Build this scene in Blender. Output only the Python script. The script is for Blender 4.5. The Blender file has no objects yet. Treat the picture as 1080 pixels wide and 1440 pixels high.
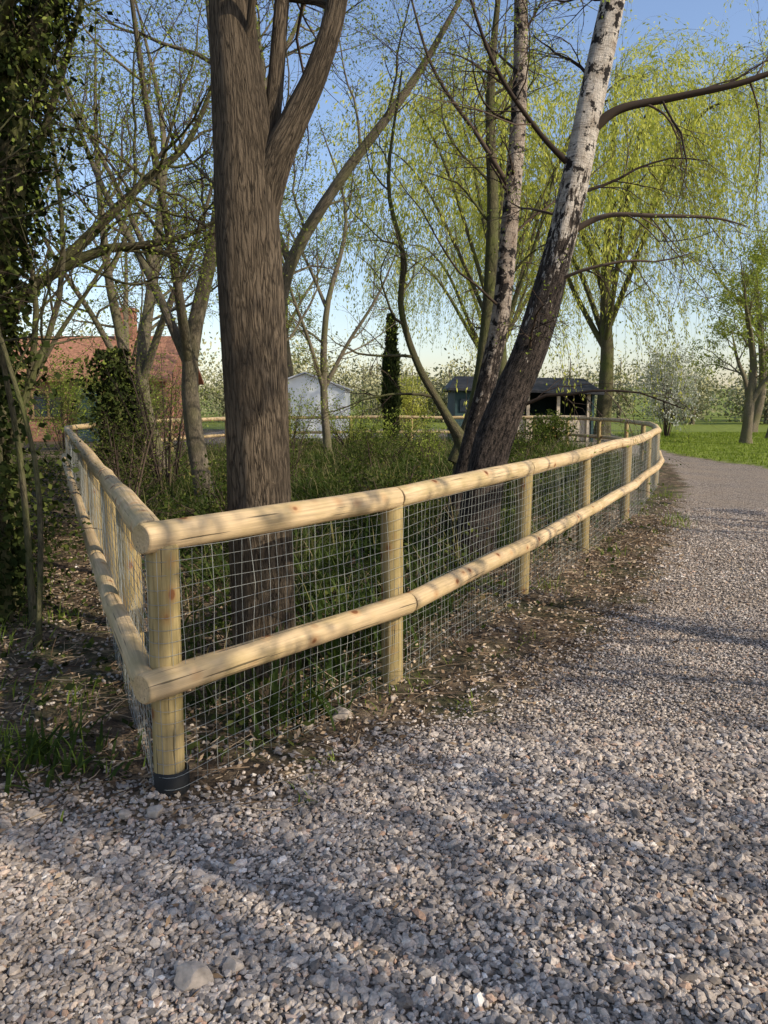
import bpy, math, numpy as np, bmesh
from mathutils import Vector
rng=np.random.default_rng(11)
scene=bpy.context.scene
def nrm(a): return a/np.maximum(np.linalg.norm(a,axis=-1,keepdims=True),1e-9)

# ---------------------------------------------------------------- mesh builder
class MB:
    def __init__(s): s.V=[];s.F=[];s.L=[];s.R=[];s.n=0
    def add(s,V,F,mat=0,smooth=False,lc=None,rnd=None):
        V=np.asarray(V,float).reshape(-1,3)
        Fs=[np.asarray(F,int)] if isinstance(F,np.ndarray) else [np.array([f for f in F if len(f)==k],int) for k in sorted({len(f) for f in F})]
        s.V.append(V)
        for q in Fs: s.F.append((q+s.n,mat,smooth))
        s.L.append(V if lc is None else np.asarray(lc,float).reshape(-1,3))
        s.R.append(np.zeros(len(V)) if rnd is None else np.asarray(rnd,float).reshape(-1))
        s.n+=len(V)
    def box(s,c,d,mat=0):
        c=np.array(c,float);d=np.array(d,float)/2
        V=np.array([[x,y,z] for x in(-1,1) for y in(-1,1) for z in(-1,1)])*d+c
        s.add(V,[[0,1,3,2],[4,6,7,5],[0,4,5,1],[2,3,7,6],[0,2,6,4],[1,5,7,3]],mat)
    def obj(s,name,mats,parent=None):
        V=np.concatenate(s.V);me=bpy.data.meshes.new(name)
        me.vertices.add(len(V));me.vertices.foreach_set('co',V.ravel())
        idx=np.concatenate([f.ravel() for f,_,_ in s.F])
        tot=np.concatenate([np.full(len(f),f.shape[1]) for f,_,_ in s.F])
        mi=np.concatenate([np.full(len(f),m) for f,m,_ in s.F])
        sm=np.concatenate([np.full(len(f),b) for f,_,b in s.F])
        me.loops.add(len(idx));me.loops.foreach_set('vertex_index',idx)
        me.polygons.add(len(tot));me.polygons.foreach_set('loop_start',np.concatenate([[0],np.cumsum(tot)[:-1]]))
        me.polygons.foreach_set('material_index',mi.astype(np.int32));me.polygons.foreach_set('use_smooth',sm.astype(bool))
        me.update(calc_edges=True)
        a=me.attributes.new('lc','FLOAT_VECTOR','POINT');a.data.foreach_set('vector',np.concatenate(s.L).ravel())
        a=me.attributes.new('rnd','FLOAT','POINT');a.data.foreach_set('value',np.concatenate(s.R))
        for m in mats: me.materials.append(m)
        o=bpy.data.objects.new(name,me);scene.collection.objects.link(o)
        if parent: o.parent=parent
        return o
def empty(name,loc=(0,0,0)):
    e=bpy.data.objects.new(name,None);e.empty_display_size=.3;scene.collection.objects.link(e);return e

def tubes(mb,P,R,S,mat=0,smooth=True,bumpy=0.0,cap=False,flare=0):
    P=np.asarray(P,float);R=np.asarray(R,float)
    M,K,_=P.shape
    T=nrm(np.gradient(P,axis=1))
    ref=np.cross(T[:,0],T[:,-1])
    rp=np.cross(nrm(P[:,-1]-P[:,0]),nrm(rng.normal(size=(M,3))))
    ref=nrm(ref+.02*rp)[:,None,:]
    U=nrm(np.cross(T,ref));W=np.cross(T,U)
    th=np.arange(S)/S*2*np.pi
    c=np.cos(th)[None,None,:,None];s_=np.sin(th)[None,None,:,None]
    seg=np.concatenate([np.zeros((M,1)),np.cumsum(np.linalg.norm(np.diff(P,axis=1),axis=2),axis=1)],axis=1)
    off=rng.uniform(0,50,(M,1))
    al=seg+off
    rr=R[:,:,None]*np.ones(S)
    if bumpy:
        a=al[:,:,None];t=th[None,None,:]
        rr=rr*(1+bumpy*(np.sin(3*t+a*2.1)+.6*np.sin(5*t-a*3.3+1)+.5*np.sin(2*t+a*5.7)+.35*np.sin(9*t+a*4)))
    if flare:
        t=th[None,None,:]
        rr=rr*(1+flare*np.exp(-seg[:,:,None]/.22)*(1+.5*np.sin(5*t)+.3*np.sin(3*t+1)))
    V=P[:,:,None,:]+rr[...,None]*(c*U[:,:,None,:]+s_*W[:,:,None,:])
    lc=np.stack([np.cos(th)[None,None,:]*R[:,:1,None]*np.ones((M,K,1)),np.sin(th)[None,None,:]*R[:,:1,None]*np.ones((M,K,1)),al[:,:,None]*np.ones(S)],axis=-1)
    i=np.arange(M)[:,None,None]*K*S;k=np.arange(K-1)[None,:,None]*S;j=np.arange(S)[None,None,:];j2=(j+1)%S
    F=np.stack([i+k+j,i+k+j2,i+k+S+j2,i+k+S+j],axis=-1).reshape(-1,4)
    rn=np.repeat(rng.random(M),K*S)
    mb.add(V,F,mat,smooth,lc,rn)
    if cap:
        base=mb.n-M*K*S
        for m in range(M):
            for kk,rev in((0,True),(K-1,False)):
                ring=[m*K*S+kk*S+q for q in range(S)]
                if rev: ring=ring[::-1]
                f=np.array([ring])
                mb.F.append((f+base,mat,False))
def spline(ctrl,K):
    c=np.array(ctrl,float);n=len(c)
    c=np.vstack([2*c[0]-c[1],c,2*c[-1]-c[-2]])
    out=[]
    for t in np.linspace(0,n-1-1e-6,K):
        i=int(t);f=t-i;p0,p1,p2,p3=c[i],c[i+1],c[i+2],c[i+3]
        out.append(.5*((2*p1)+(-p0+p2)*f+(2*p0-5*p1+4*p2-p3)*f*f+(-p0+3*p1-3*p2+p3)*f**3))
    return np.array(out)
def limb(ctrl,K=16):
    s=spline(ctrl,K);return s[:,:3],np.maximum(s[:,3],.003)
def sample(P,R,t):
    M,K,_=P.shape;x=t*(K-1);i=np.minimum(x.astype(int),K-2);f=(x-i)
    m=np.arange(M)[:,None]
    a=P[m,i];b=P[m,i+1]
    return a+(b-a)*f[...,None],nrm(b-a),R[m,i]*(1-f)+R[m,i+1]*f
def wander(pos,d,ln,curl,up,K):
    pts=[pos];N=len(pos)
    for k in range(K-1):
        d=nrm(d+curl*rng.normal(size=(N,3))+np.array([0,0,up]))
        pts.append(pts[-1]+d*(ln/(K-1))[:,None])
    return np.stack(pts,axis=1)
def grow(P,R,n,t0,t1,L,ang,curl,up,K,rr=.6,rmax=9,taper=.25):
    M=P.shape[0]
    t=t0+(t1-t0)*(np.arange(n)[None,:]+rng.random((M,n)))/n
    pos,T,r=sample(P,R,t)
    pos=pos.reshape(-1,3);T=T.reshape(-1,3);r=r.reshape(-1);N=len(r);tt=t.reshape(-1)
    perp=nrm(np.cross(T,rng.normal(size=(N,3))))
    a=np.radians(ang)*rng.uniform(.6,1.3,N)[:,None]
    d=nrm(T*np.cos(a)+perp*np.sin(a))
    ln=L*rng.uniform(.5,1.25,N)*(1.15-.55*tt)
    P2=wander(pos,d,ln,curl,up,K);r0=np.minimum(r*rr,rmax)
    return P2,r0[:,None]*np.linspace(1,taper,K)[None,:]
def leafquads(mb,pos,d,L,W,mat=1,rnd=None):
    N=len(pos);side=nrm(np.cross(d,rng.normal(size=(N,3))))
    L=(L*rng.uniform(.6,1.3,N))[:,None];W=(W*rng.uniform(.6,1.3,N))[:,None]
    V=np.stack([pos,pos+d*L*.5+side*W*.5,pos+d*L,pos+d*L*.5-side*W*.5],axis=1)
    F=np.arange(N*4).reshape(N,4)
    r=rng.random(N) if rnd is None else rnd
    mb.add(V,F,mat,False,None,np.repeat(r,4))
def leaves(mb,P,R,n,L,W,spread=.03,follow=.4,mat=1,t0=.1,down=0):
    M=P.shape[0];t=t0+(1-t0)*rng.random((M,n))
    pos,T,_=sample(P,R,t)
    pos=pos.reshape(-1,3)+rng.normal(size=(M*n,3))*spread;T=T.reshape(-1,3)
    d=nrm(T*follow+nrm(rng.normal(size=T.shape))+np.array([0,0,-down]))
    cl=np.repeat(rng.random(M),n)*.6+rng.random(M*n)*.4
    leafquads(mb,pos,d,L,W,mat,cl)

# ---------------------------------------------------------------- materials
def newmat(name):
    m=bpy.data.materials.new(name);m.use_nodes=True;nt=m.node_tree
    for n in list(nt.nodes): nt.nodes.remove(n)
    out=nt.nodes.new('ShaderNodeOutputMaterial');return m,nt,out
def nd(nt,t,ins=None,**kw):
    n=nt.nodes.new('ShaderNode'+t)
    for k,v in kw.items(): setattr(n,k,v)
    if ins:
        for k,v in ins.items():
            s=n.inputs[k]
            if isinstance(v,bpy.types.NodeSocket): nt.links.new(v,s)
            else: s.default_value=v
    return n
def ramp(nt,fac,stops,interp='LINEAR'):
    n=nt.nodes.new('ShaderNodeValToRGB');n.color_ramp.interpolation=interp
    e=n.color_ramp.elements
    while len(e)<len(stops): e.new(.5)
    for i,(p,c) in enumerate(stops):
        e[i].position=p;e[i].color=(*c,1) if len(c)==3 else c
    nt.links.new(fac,n.inputs[0]);return n.outputs[0]
def mix(nt,f,a,b,typ='MIX'):
    n=nt.nodes.new('ShaderNodeMix');n.data_type='RGBA';n.blend_type=typ
    for s,v in((n.inputs[0],f),(n.inputs[6],a),(n.inputs[7],b)):
        if isinstance(v,bpy.types.NodeSocket): nt.links.new(v,s)
        elif isinstance(v,(int,float)): s.default_value=v
        else: s.default_value=(*v,1)
    return n.outputs[2]
def math_(nt,op,a,b=0.0,clamp=False):
    n=nt.nodes.new('ShaderNodeMath');n.operation=op;n.use_clamp=clamp
    for s,v in((n.inputs[0],a),(n.inputs[1],b)):
        if isinstance(v,bpy.types.NodeSocket): nt.links.new(v,s)
        else: s.default_value=v
    return n.outputs[0]
def attr(nt,name,out='Fac'): 
    n=nt.nodes.new('ShaderNodeAttribute');n.attribute_name=name;return n.outputs[out]
def mapping(nt,vec,sc):
    return nd(nt,'Mapping',{'Vector':vec,'Scale':sc}).outputs[0]
def noise(nt,vec,scale,detail=4,rough=.6):
    return nd(nt,'TexNoise',{'Vector':vec,'Scale':scale,'Detail':detail,'Roughness':rough}).outputs[0]
def finish(nt,out,col,rough=.8,bump=None,bs=.5,bd=.01,spec=.3):
    b=nd(nt,'BsdfPrincipled',{'Roughness':rough,'Specular IOR Level':spec})
    if isinstance(col,bpy.types.NodeSocket): nt.links.new(col,b.inputs['Base Color'])
    else: b.inputs['Base Color'].default_value=(*col,1)
    if bump is not None:
        bn=nd(nt,'Bump',{'Height':bump,'Strength':bs,'Distance':bd});nt.links.new(bn.outputs[0],b.inputs['Normal'])
    nt.links.new(b.outputs[0],out.inputs[0])

def leafmat(name,stops,trans=.4):
    m,nt,out=newmat(name);c=ramp(nt,attr(nt,'rnd'),stops)
    d=nd(nt,'BsdfDiffuse',{'Color':c});t=nd(nt,'BsdfTranslucent',{'Color':mix(nt,.35,c,(.35,.45,.03))})
    x=nd(nt,'MixShader',{0:trans,1:d.outputs[0],2:t.outputs[0]});nt.links.new(x.outputs[0],out.inputs[0]);return m
def plainleaf(name,stops):
    m,nt,out=newmat(name);c=ramp(nt,attr(nt,'rnd'),stops)
    d=nd(nt,'BsdfDiffuse',{'Color':c});nt.links.new(d.outputs[0],out.inputs[0]);return m
def barkmat(name,dark,light,moss=None,sc=1.0,bs=.8,bd=.02,zs=5.0,fw=.32):
    m,nt,out=newmat(name);lc=attr(nt,'lc','Vector')
    v=mapping(nt,lc,(24*sc,24*sc,zs*sc))
    n0=nd(nt,'TexNoise',{'Vector':v,'Scale':1.1,'Detail':3}).outputs[1]
    v2=nd(nt,'VectorMath',{0:v,1:nd(nt,'VectorMath',{0:n0,1:(1.6,1.6,1.6)},operation='MULTIPLY').outputs[0]},operation='ADD').outputs[0]
    n1=noise(nt,v2,2.6,6,.72)
    vo=nd(nt,'TexVoronoi',{'Vector':v2,'Scale':1.5},feature='DISTANCE_TO_EDGE').outputs[0]
    fur=ramp(nt,vo,[(0,(0,0,0)),(.22,(1,1,1))])
    h=math_(nt,'ADD',math_(nt,'MULTIPLY',fur,fw),math_(nt,'MULTIPLY',n1,1.2))
    big=noise(nt,lc,2.2,3,.5)
    c=ramp(nt,h,[(.45,dark),(1.05,light)])
    c=mix(nt,ramp(nt,big,[(.35,(.55,.55,.55)),(.65,(0,0,0))]),c,tuple((a+b)*.3 for a,b in zip(dark,light)))
    if moss:
        g=noise(nt,lc,1.6,4,.6);c=mix(nt,ramp(nt,g,[(.45,(0,0,0)),(.65,(.8,.8,.8))]),c,moss)
    finish(nt,out,c,.9,h,bs,bd,.12);return m
M_bark=barkmat('bark_main',(.010,.008,.006),(.23,.17,.11),None,1.2,1.0,.035,3.4,.42)
M_bark2=barkmat('bark_grey',(.05,.042,.03),(.26,.21,.14),(.13,.12,.055),1.3,.7,.015)
M_bark3=barkmat('bark_mossy',(.03,.026,.016),(.16,.135,.075),(.10,.11,.03),1.3,.7,.015)
m_,nt_,out_=newmat('bark_twig');finish(nt_,out_,ramp(nt_,attr(nt_,'rnd'),[(0,(.035,.025,.018)),(1,(.12,.085,.06))]),.9,spec=.1);M_twig=m_

def birchmat(name,pa,pb,zlo,zhi,hi,thr):
    m,nt,out=newmat(name);lc=attr(nt,'lc','Vector')
    geo=nd(nt,'NewGeometry');z=nd(nt,'SeparateXYZ',{0:geo.outputs['Position']}).outputs[2]
    v=mapping(nt,lc,(5,5,9));n=noise(nt,v,1.0,5,.6)
    n2=noise(nt,mapping(nt,lc,(10,10,4.5)),1.5,7,.72)
    low=nd(nt,'MapRange',{0:z,1:zlo,2:zhi,3:.20,4:hi}).outputs[0]
    msk=ramp(nt,math_(nt,'ADD',n2,low),[(.50,(0,0,0)),(.53,(1,1,1))])
    len_=noise(nt,mapping(nt,lc,(4,4,60)),1.4,3,.6)
    pale=mix(nt,ramp(nt,len_,[(.52,(0,0,0)),(.64,(.6,.6,.6))]),ramp(nt,n,[(.3,pa),(.6,pb)]),(.16,.12,.09))
    patch=ramp(nt,noise(nt,mapping(nt,lc,(4,4,6.5)),1.3,5,.65),[(thr,(0,0,0)),(thr+.025,(1,1,1))])
    pale=mix(nt,patch,pale,(.03,.024,.02))
    dk=ramp(nt,noise(nt,mapping(nt,lc,(22,22,7)),2,5,.7),[(.38,(.006,.005,.004)),(.66,(.12,.09,.07))])
    c=mix(nt,msk,pale,dk)
    h=math_(nt,'ADD',math_(nt,'MULTIPLY',msk,-.5),math_(nt,'ADD',noise(nt,mapping(nt,lc,(22,22,7)),2,6,.7),math_(nt,'MULTIPLY',len_,.3)))
    finish(nt,out,c,.8,h,1.0,.035,.15);return m
M_birch=birchmat('birch_bark',(.40,.32,.24),(.72,.63,.52),1.6,4.2,-.16,.55)
M_birch2=birchmat('young_birch_bark',(.24,.17,.12),(.50,.41,.32),.8,3.0,-.10,.54)

def woodmat(name,tint):
    m,nt,out=newmat(name);lc=attr(nt,'lc','Vector');rn=attr(nt,'rnd')
    g=noise(nt,mapping(nt,lc,(60,60,1.6)),1.5,5,.6)
    g2=noise(nt,mapping(nt,lc,(7,7,2.6)),1.5,4,.6)
    c=ramp(nt,g,[(.3,tuple(x*.58 for x in tint)),(.52,tint),(.72,tuple(min(1,x*1.3) for x in tint))])
    c=mix(nt,ramp(nt,g2,[(.42,(0,0,0)),(.68,(.75,.75,.75))]),c,(tint[0]*.62,tint[1]*.64,tint[2]*.46))
    c=mix(nt,ramp(nt,rn,[(0,(0,0,0)),(1,(.5,.5,.5))]),c,(tint[0]*.72,tint[1]*.68,tint[2]*.6))
    vo=nd(nt,'TexVoronoi',{'Vector':mapping(nt,lc,(11,11,7.5)),'Scale':1.0,'Randomness':1.0})
    sel=ramp(nt,nd(nt,'SeparateColor',{0:vo.outputs['Color']}).outputs[0],[(.45,(0,0,0)),(.47,(1,1,1))])
    halo=ramp(nt,vo.outputs['Distance'],[(.14,(.7,.7,.7)),(.36,(0,0,0))])
    c=mix(nt,math_(nt,'MULTIPLY',halo,sel),c,(tint[0]*.75,tint[1]*.55,tint[2]*.4))
    kn=ramp(nt,vo.outputs['Distance'],[(.12,(1,1,1)),(.18,(0,0,0))])
    c=mix(nt,math_(nt,'MULTIPLY',kn,sel),c,(.19,.075,.025))
    cr=ramp(nt,noise(nt,mapping(nt,lc,(90,90,2.0)),1,2,.4),[(.30,(1,1,1)),(.33,(0,0,0))])
    c=mix(nt,math_(nt,'MULTIPLY',cr,.8),c,(.05,.04,.02))
    finish(nt,out,c,.65,math_(nt,'SUBTRACT',g,math_(nt,'MULTIPLY',cr,.6)),.5,.006,.25);return m
M_rail=woodmat('treated_pine_rail',(.58,.42,.235))
M_post=woodmat('treated_pine_post',(.38,.28,.125))

def simple(name,col,rough=.7,var=.25,sc=6,metal=0):
    m,nt,out=newmat(name);tc=nd(nt,'TexCoord').outputs['Object'];n=noise(nt,tc,sc,5,.6)
    c=ramp(nt,n,[(.3,tuple(x*(1-var) for x in col)),(.7,tuple(min(1,x*(1+var)) for x in col))])
    finish(nt,out,c,rough,n,.2,.01)
    if metal:
        for q in nt.nodes:
            if q.type=='BSDF_PRINCIPLED': q.inputs['Metallic'].default_value=metal
    return m
M_wire=simple('galvanised_wire',(.30,.30,.26),.55,.1,5,.3)
M_sleeve=simple('black_plastic_sleeve',(.009,.009,.008),.6)
M_rock=simple('limestone_rock',(.42,.34,.26),.9,.35,30)

def stonemat():
    m,nt,out=newmat('gravel_stones');rn=attr(nt,'rnd')
    c=ramp(nt,rn,[(0,(.11,.095,.08)),(.2,(.26,.215,.175)),(.4,(.40,.33,.262)),(.6,(.52,.43,.34)),(.74,(.30,.26,.225)),(.87,(.63,.54,.44)),(.95,(.38,.225,.14)),(1,(.82,.75,.65))])
    tc=nd(nt,'TexCoord').outputs['Object'];n=noise(nt,tc,120,2,.6)
    c=mix(nt,.35,c,ramp(nt,n,[(.3,(.15,.15,.15)),(.7,(.9,.9,.9))]),'OVERLAY')
    big=noise(nt,tc,1.3,4,.6)
    c=mix(nt,ramp(nt,big,[(.45,(0,0,0)),(.7,(.5,.5,.5))]),c,(.34,.255,.175))
    finish(nt,out,c,.8,spec=.2);return m
M_stone=stonemat()

def groundmat():
    m,nt,out=newmat('ground_surface');tc=nd(nt,'TexCoord').outputs['Object']
    ng=noise(nt,tc,5,6,.7)
    def soft(a,lo=.35,hi=.65):
        s=math_(nt,'ADD',a,math_(nt,'MULTIPLY',math_(nt,'SUBTRACT',ng,.5),1.5))
        return ramp(nt,s,[(lo,(0,0,0)),(hi,(1,1,1))])
    gm=soft(attr(nt,'gravel'));rm=soft(attr(nt,'grass'))
    vo=nd(nt,'TexVoronoi',{'Vector':tc,'Scale':52,'Randomness':1});
    cr=nd(nt,'SeparateColor',{0:vo.outputs['Color']}).outputs[0]
    grav=ramp(nt,cr,[(0,(.13,.11,.09)),(.3,(.31,.255,.20)),(.6,(.44,.36,.285)),(.85,(.33,.28,.235)),(1,(.65,.56,.46))])
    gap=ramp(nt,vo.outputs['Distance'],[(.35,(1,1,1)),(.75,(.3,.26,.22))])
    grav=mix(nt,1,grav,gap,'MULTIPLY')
    big=noise(nt,tc,.8,5,.65)
    grav=mix(nt,ramp(nt,big,[(.4,(0,0,0)),(.7,(.6,.6,.6))]),grav,(.33,.25,.17))
    n1=noise(nt,tc,9,7,.7);n2=noise(nt,tc,60,4,.7)
    soil=ramp(nt,n1,[(.3,(.03,.022,.014)),(.5,(.10,.07,.043)),(.7,(.29,.21,.13))])
    soil=mix(nt,.7,soil,ramp(nt,n2,[(.3,(.05,.05,.05)),(.7,(.95,.95,.95))]),'OVERLAY')
    soil=mix(nt,ramp(nt,noise(nt,tc,1.6,4,.6),[(.46,(0,0,0)),(.60,(.6,.6,.6))]),soil,(.045,.055,.018))
    gr=ramp(nt,noise(nt,tc,2.5,6,.7),[(.3,(.09,.12,.018)),(.7,(.24,.27,.045))])
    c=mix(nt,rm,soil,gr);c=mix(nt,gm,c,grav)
    h=math_(nt,'ADD',math_(nt,'MULTIPLY',gm,math_(nt,'MULTIPLY',vo.outputs['Distance'],-.9)),math_(nt,'ADD',n1,math_(nt,'MULTIPLY',n2,.4)))
    finish(nt,out,c,.9,h,.9,.02,.12);return m
M_ground=groundmat()

L_spring=leafmat('spring_leaves',[(0,(.10,.125,.02)),(.5,(.23,.27,.05)),(1,(.42,.45,.11))],.45)
L_willow=leafmat('willow_leaves',[(0,(.30,.31,.05)),(.5,(.48,.47,.09)),(1,(.68,.64,.17))],.45)
L_ivy=plainleaf('ivy_leaves',[(0,(.012,.018,.006)),(.6,(.035,.046,.013)),(1,(.11,.12,.03))])
L_dark=plainleaf('cypress_leaves',[(0,(.016,.024,.009)),(1,(.08,.095,.03))])
L_reed=leafmat('reed_leaves',[(0,(.020,.034,.010)),(.45,(.045,.068,.018)),(.74,(.095,.12,.035)),(.86,(.17,.15,.06)),(1,(.34,.26,.15))],.2)
L_bramble=leafmat('bramble_leaves',[(0,(.018,.03,.008)),(.5,(.05,.07,.016)),(.85,(.13,.14,.035)),(1,(.18,.09,.04))],.2)
L_grass=leafmat('grass_leaves',[(0,(.09,.13,.018)),(1,(.26,.32,.055))],.3)
L_litter=plainleaf('dead_leaves',[(0,(.08,.05,.03)),(.5,(.26,.175,.105)),(1,(.50,.38,.25))])
L_blossom=leafmat('blossom',[(0,(.14,.17,.05)),(.3,(.5,.5,.42)),(1,(.75,.73,.68))],.3)
L_far=plainleaf('distant_leaves',[(0,(.14,.14,.075)),(.5,(.27,.26,.135)),(1,(.44,.41,.23))])

# ---------------------------------------------------------------- ground
fence_pts=[(-.815,2.78),(.046,3.95),(1.063,5.795),(2.02,7.65),(3.08,9.75),(4.15,12.1),(4.95,14.0)]
back_pts=[(4.95,14.0),(5.75,16.4),(6.45,19.2),(6.85,21.8),(6.75,24.2),(6.2,26.1),(5.3,27.3),(3.1,28.0),(1.0,28.2),(-1.2,28.2),(-3.4,27.6),(-5.2,25.5),(-6.2,22.5),(-6.5,19.),(-6.3,15.4)]
left_pts=[(-.815,2.78),(-1.33,3.95),(-1.83,5.1),(-2.49,6.6),(-3.27,8.4),(-4.06,10.2),(-4.84,12.),(-5.6,13.7),(-6.3,15.4)]
grav_poly=np.array([(-9,-9),(11,-9),(10.2,5),(9.6,14),(9.0,18),(8.6,22),(9.6,30),(13,46),(-9,46),(-9,29.5),(0,29),(5.8,28.2),(7.3,25.5),(7.5,23),(7.1,19),(5.6,14),(4.75,12),(3.65,9.5),(2.70,7.2),(1.8,5.4),(.72,3.85),(.05,3.12),(-.70,2.62),(-1.5,2.65),(-3,2.8),(-9,2.9)],float)
encl=np.array(fence_pts+back_pts[1:-1]+left_pts[::-1][:-1],float)
def sdpoly(x,y,poly):
    x=np.asarray(x,float);y=np.asarray(y,float);ins=np.zeros(x.shape,bool);dm=np.full(x.shape,1e9)
    for i in range(len(poly)):
        ax,ay=poly[i];bx,by=poly[(i+1)%len(poly)]
        ex,ey=bx-ax,by-ay;t=np.clip(((x-ax)*ex+(y-ay)*ey)/(ex*ex+ey*ey+1e-12),0,1)
        dm=np.minimum(dm,np.hypot(x-ax-t*ex,y-ay-t*ey))
        c=((ay>y)!=(by>y));c&=(x<(bx-ax)*(y-ay)/((by-ay) if by!=ay else 1e-9)+ax);ins^=c
    return np.where(ins,dm,-dm)
def wob(x,y,s):
    x=x*s;y=y*s
    return (np.sin(1.3*x+2.1*y+.5)+np.sin(2.7*x-1.1*y+2)+.6*np.sin(4.1*x+3.7*y)+.5*np.sin(-5.3*x+6.1*y+1)+.3*np.sin(9.1*x+7.7*y))/3.4
def gmask(x,y): return np.clip(.5+(sdpoly(x,y,grav_poly)+.16*wob(x,y,2.0))/.6,0,1)
def ssm(x,a,b):
    t=np.clip((x-a)/(b-a),0,1);return t*t*(3-2*t)
def gh(x,y):
    g=gmask(x,y)
    z=(1-g)*(.035*wob(x,y,1.5)+.03*wob(x+9,y,.6)+.018*wob(x,y,6)+.02) + g*.008*wob(x,y,.9)
    r=np.hypot(x,y)
    return z+ssm(r,150,650)*11*(1+.35*wob(x,y,.006))
def axis(a,b,st,lim):
    mid=np.arange(a,b,st);o=[];d=st;p=b
    while p<lim: o.append(p);d*=1.13;p+=d
    o.append(lim);l=[];d=st;p=a-st
    while p>-lim: l.append(p);d*=1.13;p-=d
    l.append(-lim);return np.concatenate([l[::-1],mid,o])
X=axis(-7,11,.1,700);Y=axis(-2,30,.11,700)
gx,gy=np.meshgrid(X,Y,indexing='ij');fx=gx.ravel();fy=gy.ravel()
g=gmask(fx,fy);z=gh(fx,fy)
mb=MB();nx,ny=len(X),len(Y)
i=np.arange(nx-1)[:,None]*ny+np.arange(ny-1)[None,:];i=i.ravel()
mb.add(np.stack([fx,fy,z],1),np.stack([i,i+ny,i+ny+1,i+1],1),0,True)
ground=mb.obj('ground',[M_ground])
a=ground.data.attributes.new('gravel','FLOAT','POINT');a.data.foreach_set('value',g)
gr=np.maximum(np.clip((fx-8.0)/1.5,0,1)*np.clip((fy+20)/2,0,1),np.clip((fy-44)/3,0,1))
gr=np.maximum(gr,np.clip((-fx-14)/4,0,1)*np.clip((fy-20)/3,0,1));gr=np.maximum(gr,np.clip(np.hypot(fx,fy)-60,0,1))
a=ground.data.attributes.new('grass','FLOAT','POINT');a.data.foreach_set('value',gr)

def ico():
    p=(1+5**.5)/2
    v=np.array([(-1,p,0),(1,p,0),(-1,-p,0),(1,-p,0),(0,-1,p),(0,1,p),(0,-1,-p),(0,1,-p),(p,0,-1),(p,0,1),(-p,0,-1),(-p,0,1)],float)
    f=np.array([(0,11,5),(0,5,1),(0,1,7),(0,7,10),(0,10,11),(1,5,9),(5,11,4),(11,10,2),(10,7,6),(7,1,8),(3,9,4),(3,4,2),(3,2,6),(3,6,8),(3,8,9),(4,9,5),(2,4,11),(6,2,10),(8,6,7),(9,8,1)])
    return nrm(v),f
octv=np.array([(1,0,0),(-1,0,0),(0,1,0),(0,-1,0),(0,0,1),(0,0,-1)],float)
octf=np.array([(0,2,4),(2,1,4),(1,3,4),(3,0,4),(2,0,5),(1,2,5),(3,1,5),(0,3,5)])
def stones(mb,x,y,r,bv,bf,lift=.25,smooth=False,rn=None):
    N=len(x);V=bv[None]*(1+.22*rng.normal(size=(N,len(bv),1)).clip(-1.5,1.5))
    s=np.stack([rng.uniform(.8,1.45,N),rng.uniform(.6,1.0,N),rng.uniform(.4,.75,N)],1)*r[:,None]
    V=V*s[:,None,:]
    t=rng.normal(size=N)*.35;c,s_=np.cos(t)[:,None],np.sin(t)[:,None]
    y1=V[...,1]*c-V[...,2]*s_;z1=V[...,1]*s_+V[...,2]*c
    a=rng.uniform(0,6.28,N);c,s_=np.cos(a)[:,None],np.sin(a)[:,None]
    x2=V[...,0]*c-y1*s_;y2=V[...,0]*s_+y1*c
    P=np.stack([x2+x[:,None],y2+y[:,None],z1+(gh(x,y)+r*lift+rng.uniform(0,.005,N))[:,None]],-1)
    n=len(bv);F=(bf[None]+np.arange(N)[:,None,None]*n).reshape(-1,bf.shape[1])
    mb.add(P,F,0,smooth,None,np.repeat(rng.random(N) if rn is None else rn,n))
mb=MB();iv,if_=ico()
def scat(n,x0,x1,y0,y1,p=1.0,f=gmask):
    x=rng.uniform(x0,x1,n);y=rng.uniform(y0,y1,n);m=rng.random(n)<f(x,y)**p;return x[m],y[m]
x,y=scat(115000,-2.4,2.6,.9,3.4,1.0)
stones(mb,x,y,np.clip(rng.lognormal(-4.88,.38,len(x)),.004,.021),iv,if_)
x,y=scat(75000,-2.8,4.6,3.4,5.6,1.0)
stones(mb,x,y,rng.uniform(.0055,.012,len(x)),octv,octf)
x,y=scat(60000,.5,8.5,5.6,11,1.2)
stones(mb,x,y,rng.uniform(.008,.015,len(x)),octv,octf)
x=rng.uniform(-3,5,40000);y=rng.uniform(1.5,12,40000);k=(sdpoly(x,y,encl)<.25)&(sdpoly(x,y,encl)>-1.0)&(rng.random(40000)<.4);x,y=x[k],y[k]
stones(mb,x,y,rng.uniform(.006,.013,len(x)),iv,if_)
mb.obj('gravel_path',[M_stone])
bm=bmesh.new();bmesh.ops.create_icosphere(bm,subdivisions=3,radius=1)
RV=np.array([v.co[:] for v in bm.verts]);RF=np.array([[v.index for v in f.verts] for f in bm.faces]);bm.free()
for (x,y,r) in [(-.50,1.81,.038),(-.41,1.87,.022),(-.83,2.60,.028),(-.93,2.59,.022),(-1.27,2.62,.026),(-.45,3.1,.018),(.05,3.7,.022),(-.35,3.38,.03),(-.2,3.5,.04)]:
    mb=MB();V=RV.copy()
    for q in range(11):
        n_=nrm(rng.normal(size=3));dd=V@n_;V=V-np.outer(np.maximum(dd-rng.uniform(.5,.75),0),n_)
    V=V*(1+.02*rng.normal(size=(len(V),1)))*np.array([1.2,.9,.9])*r*1.3
    V=V+np.array([x,y,float(gh(np.array([x]),np.array([y]))[0])+r*.45])
    mb.add(V,RF,0,False);mb.obj('rock',[M_rock])

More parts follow.
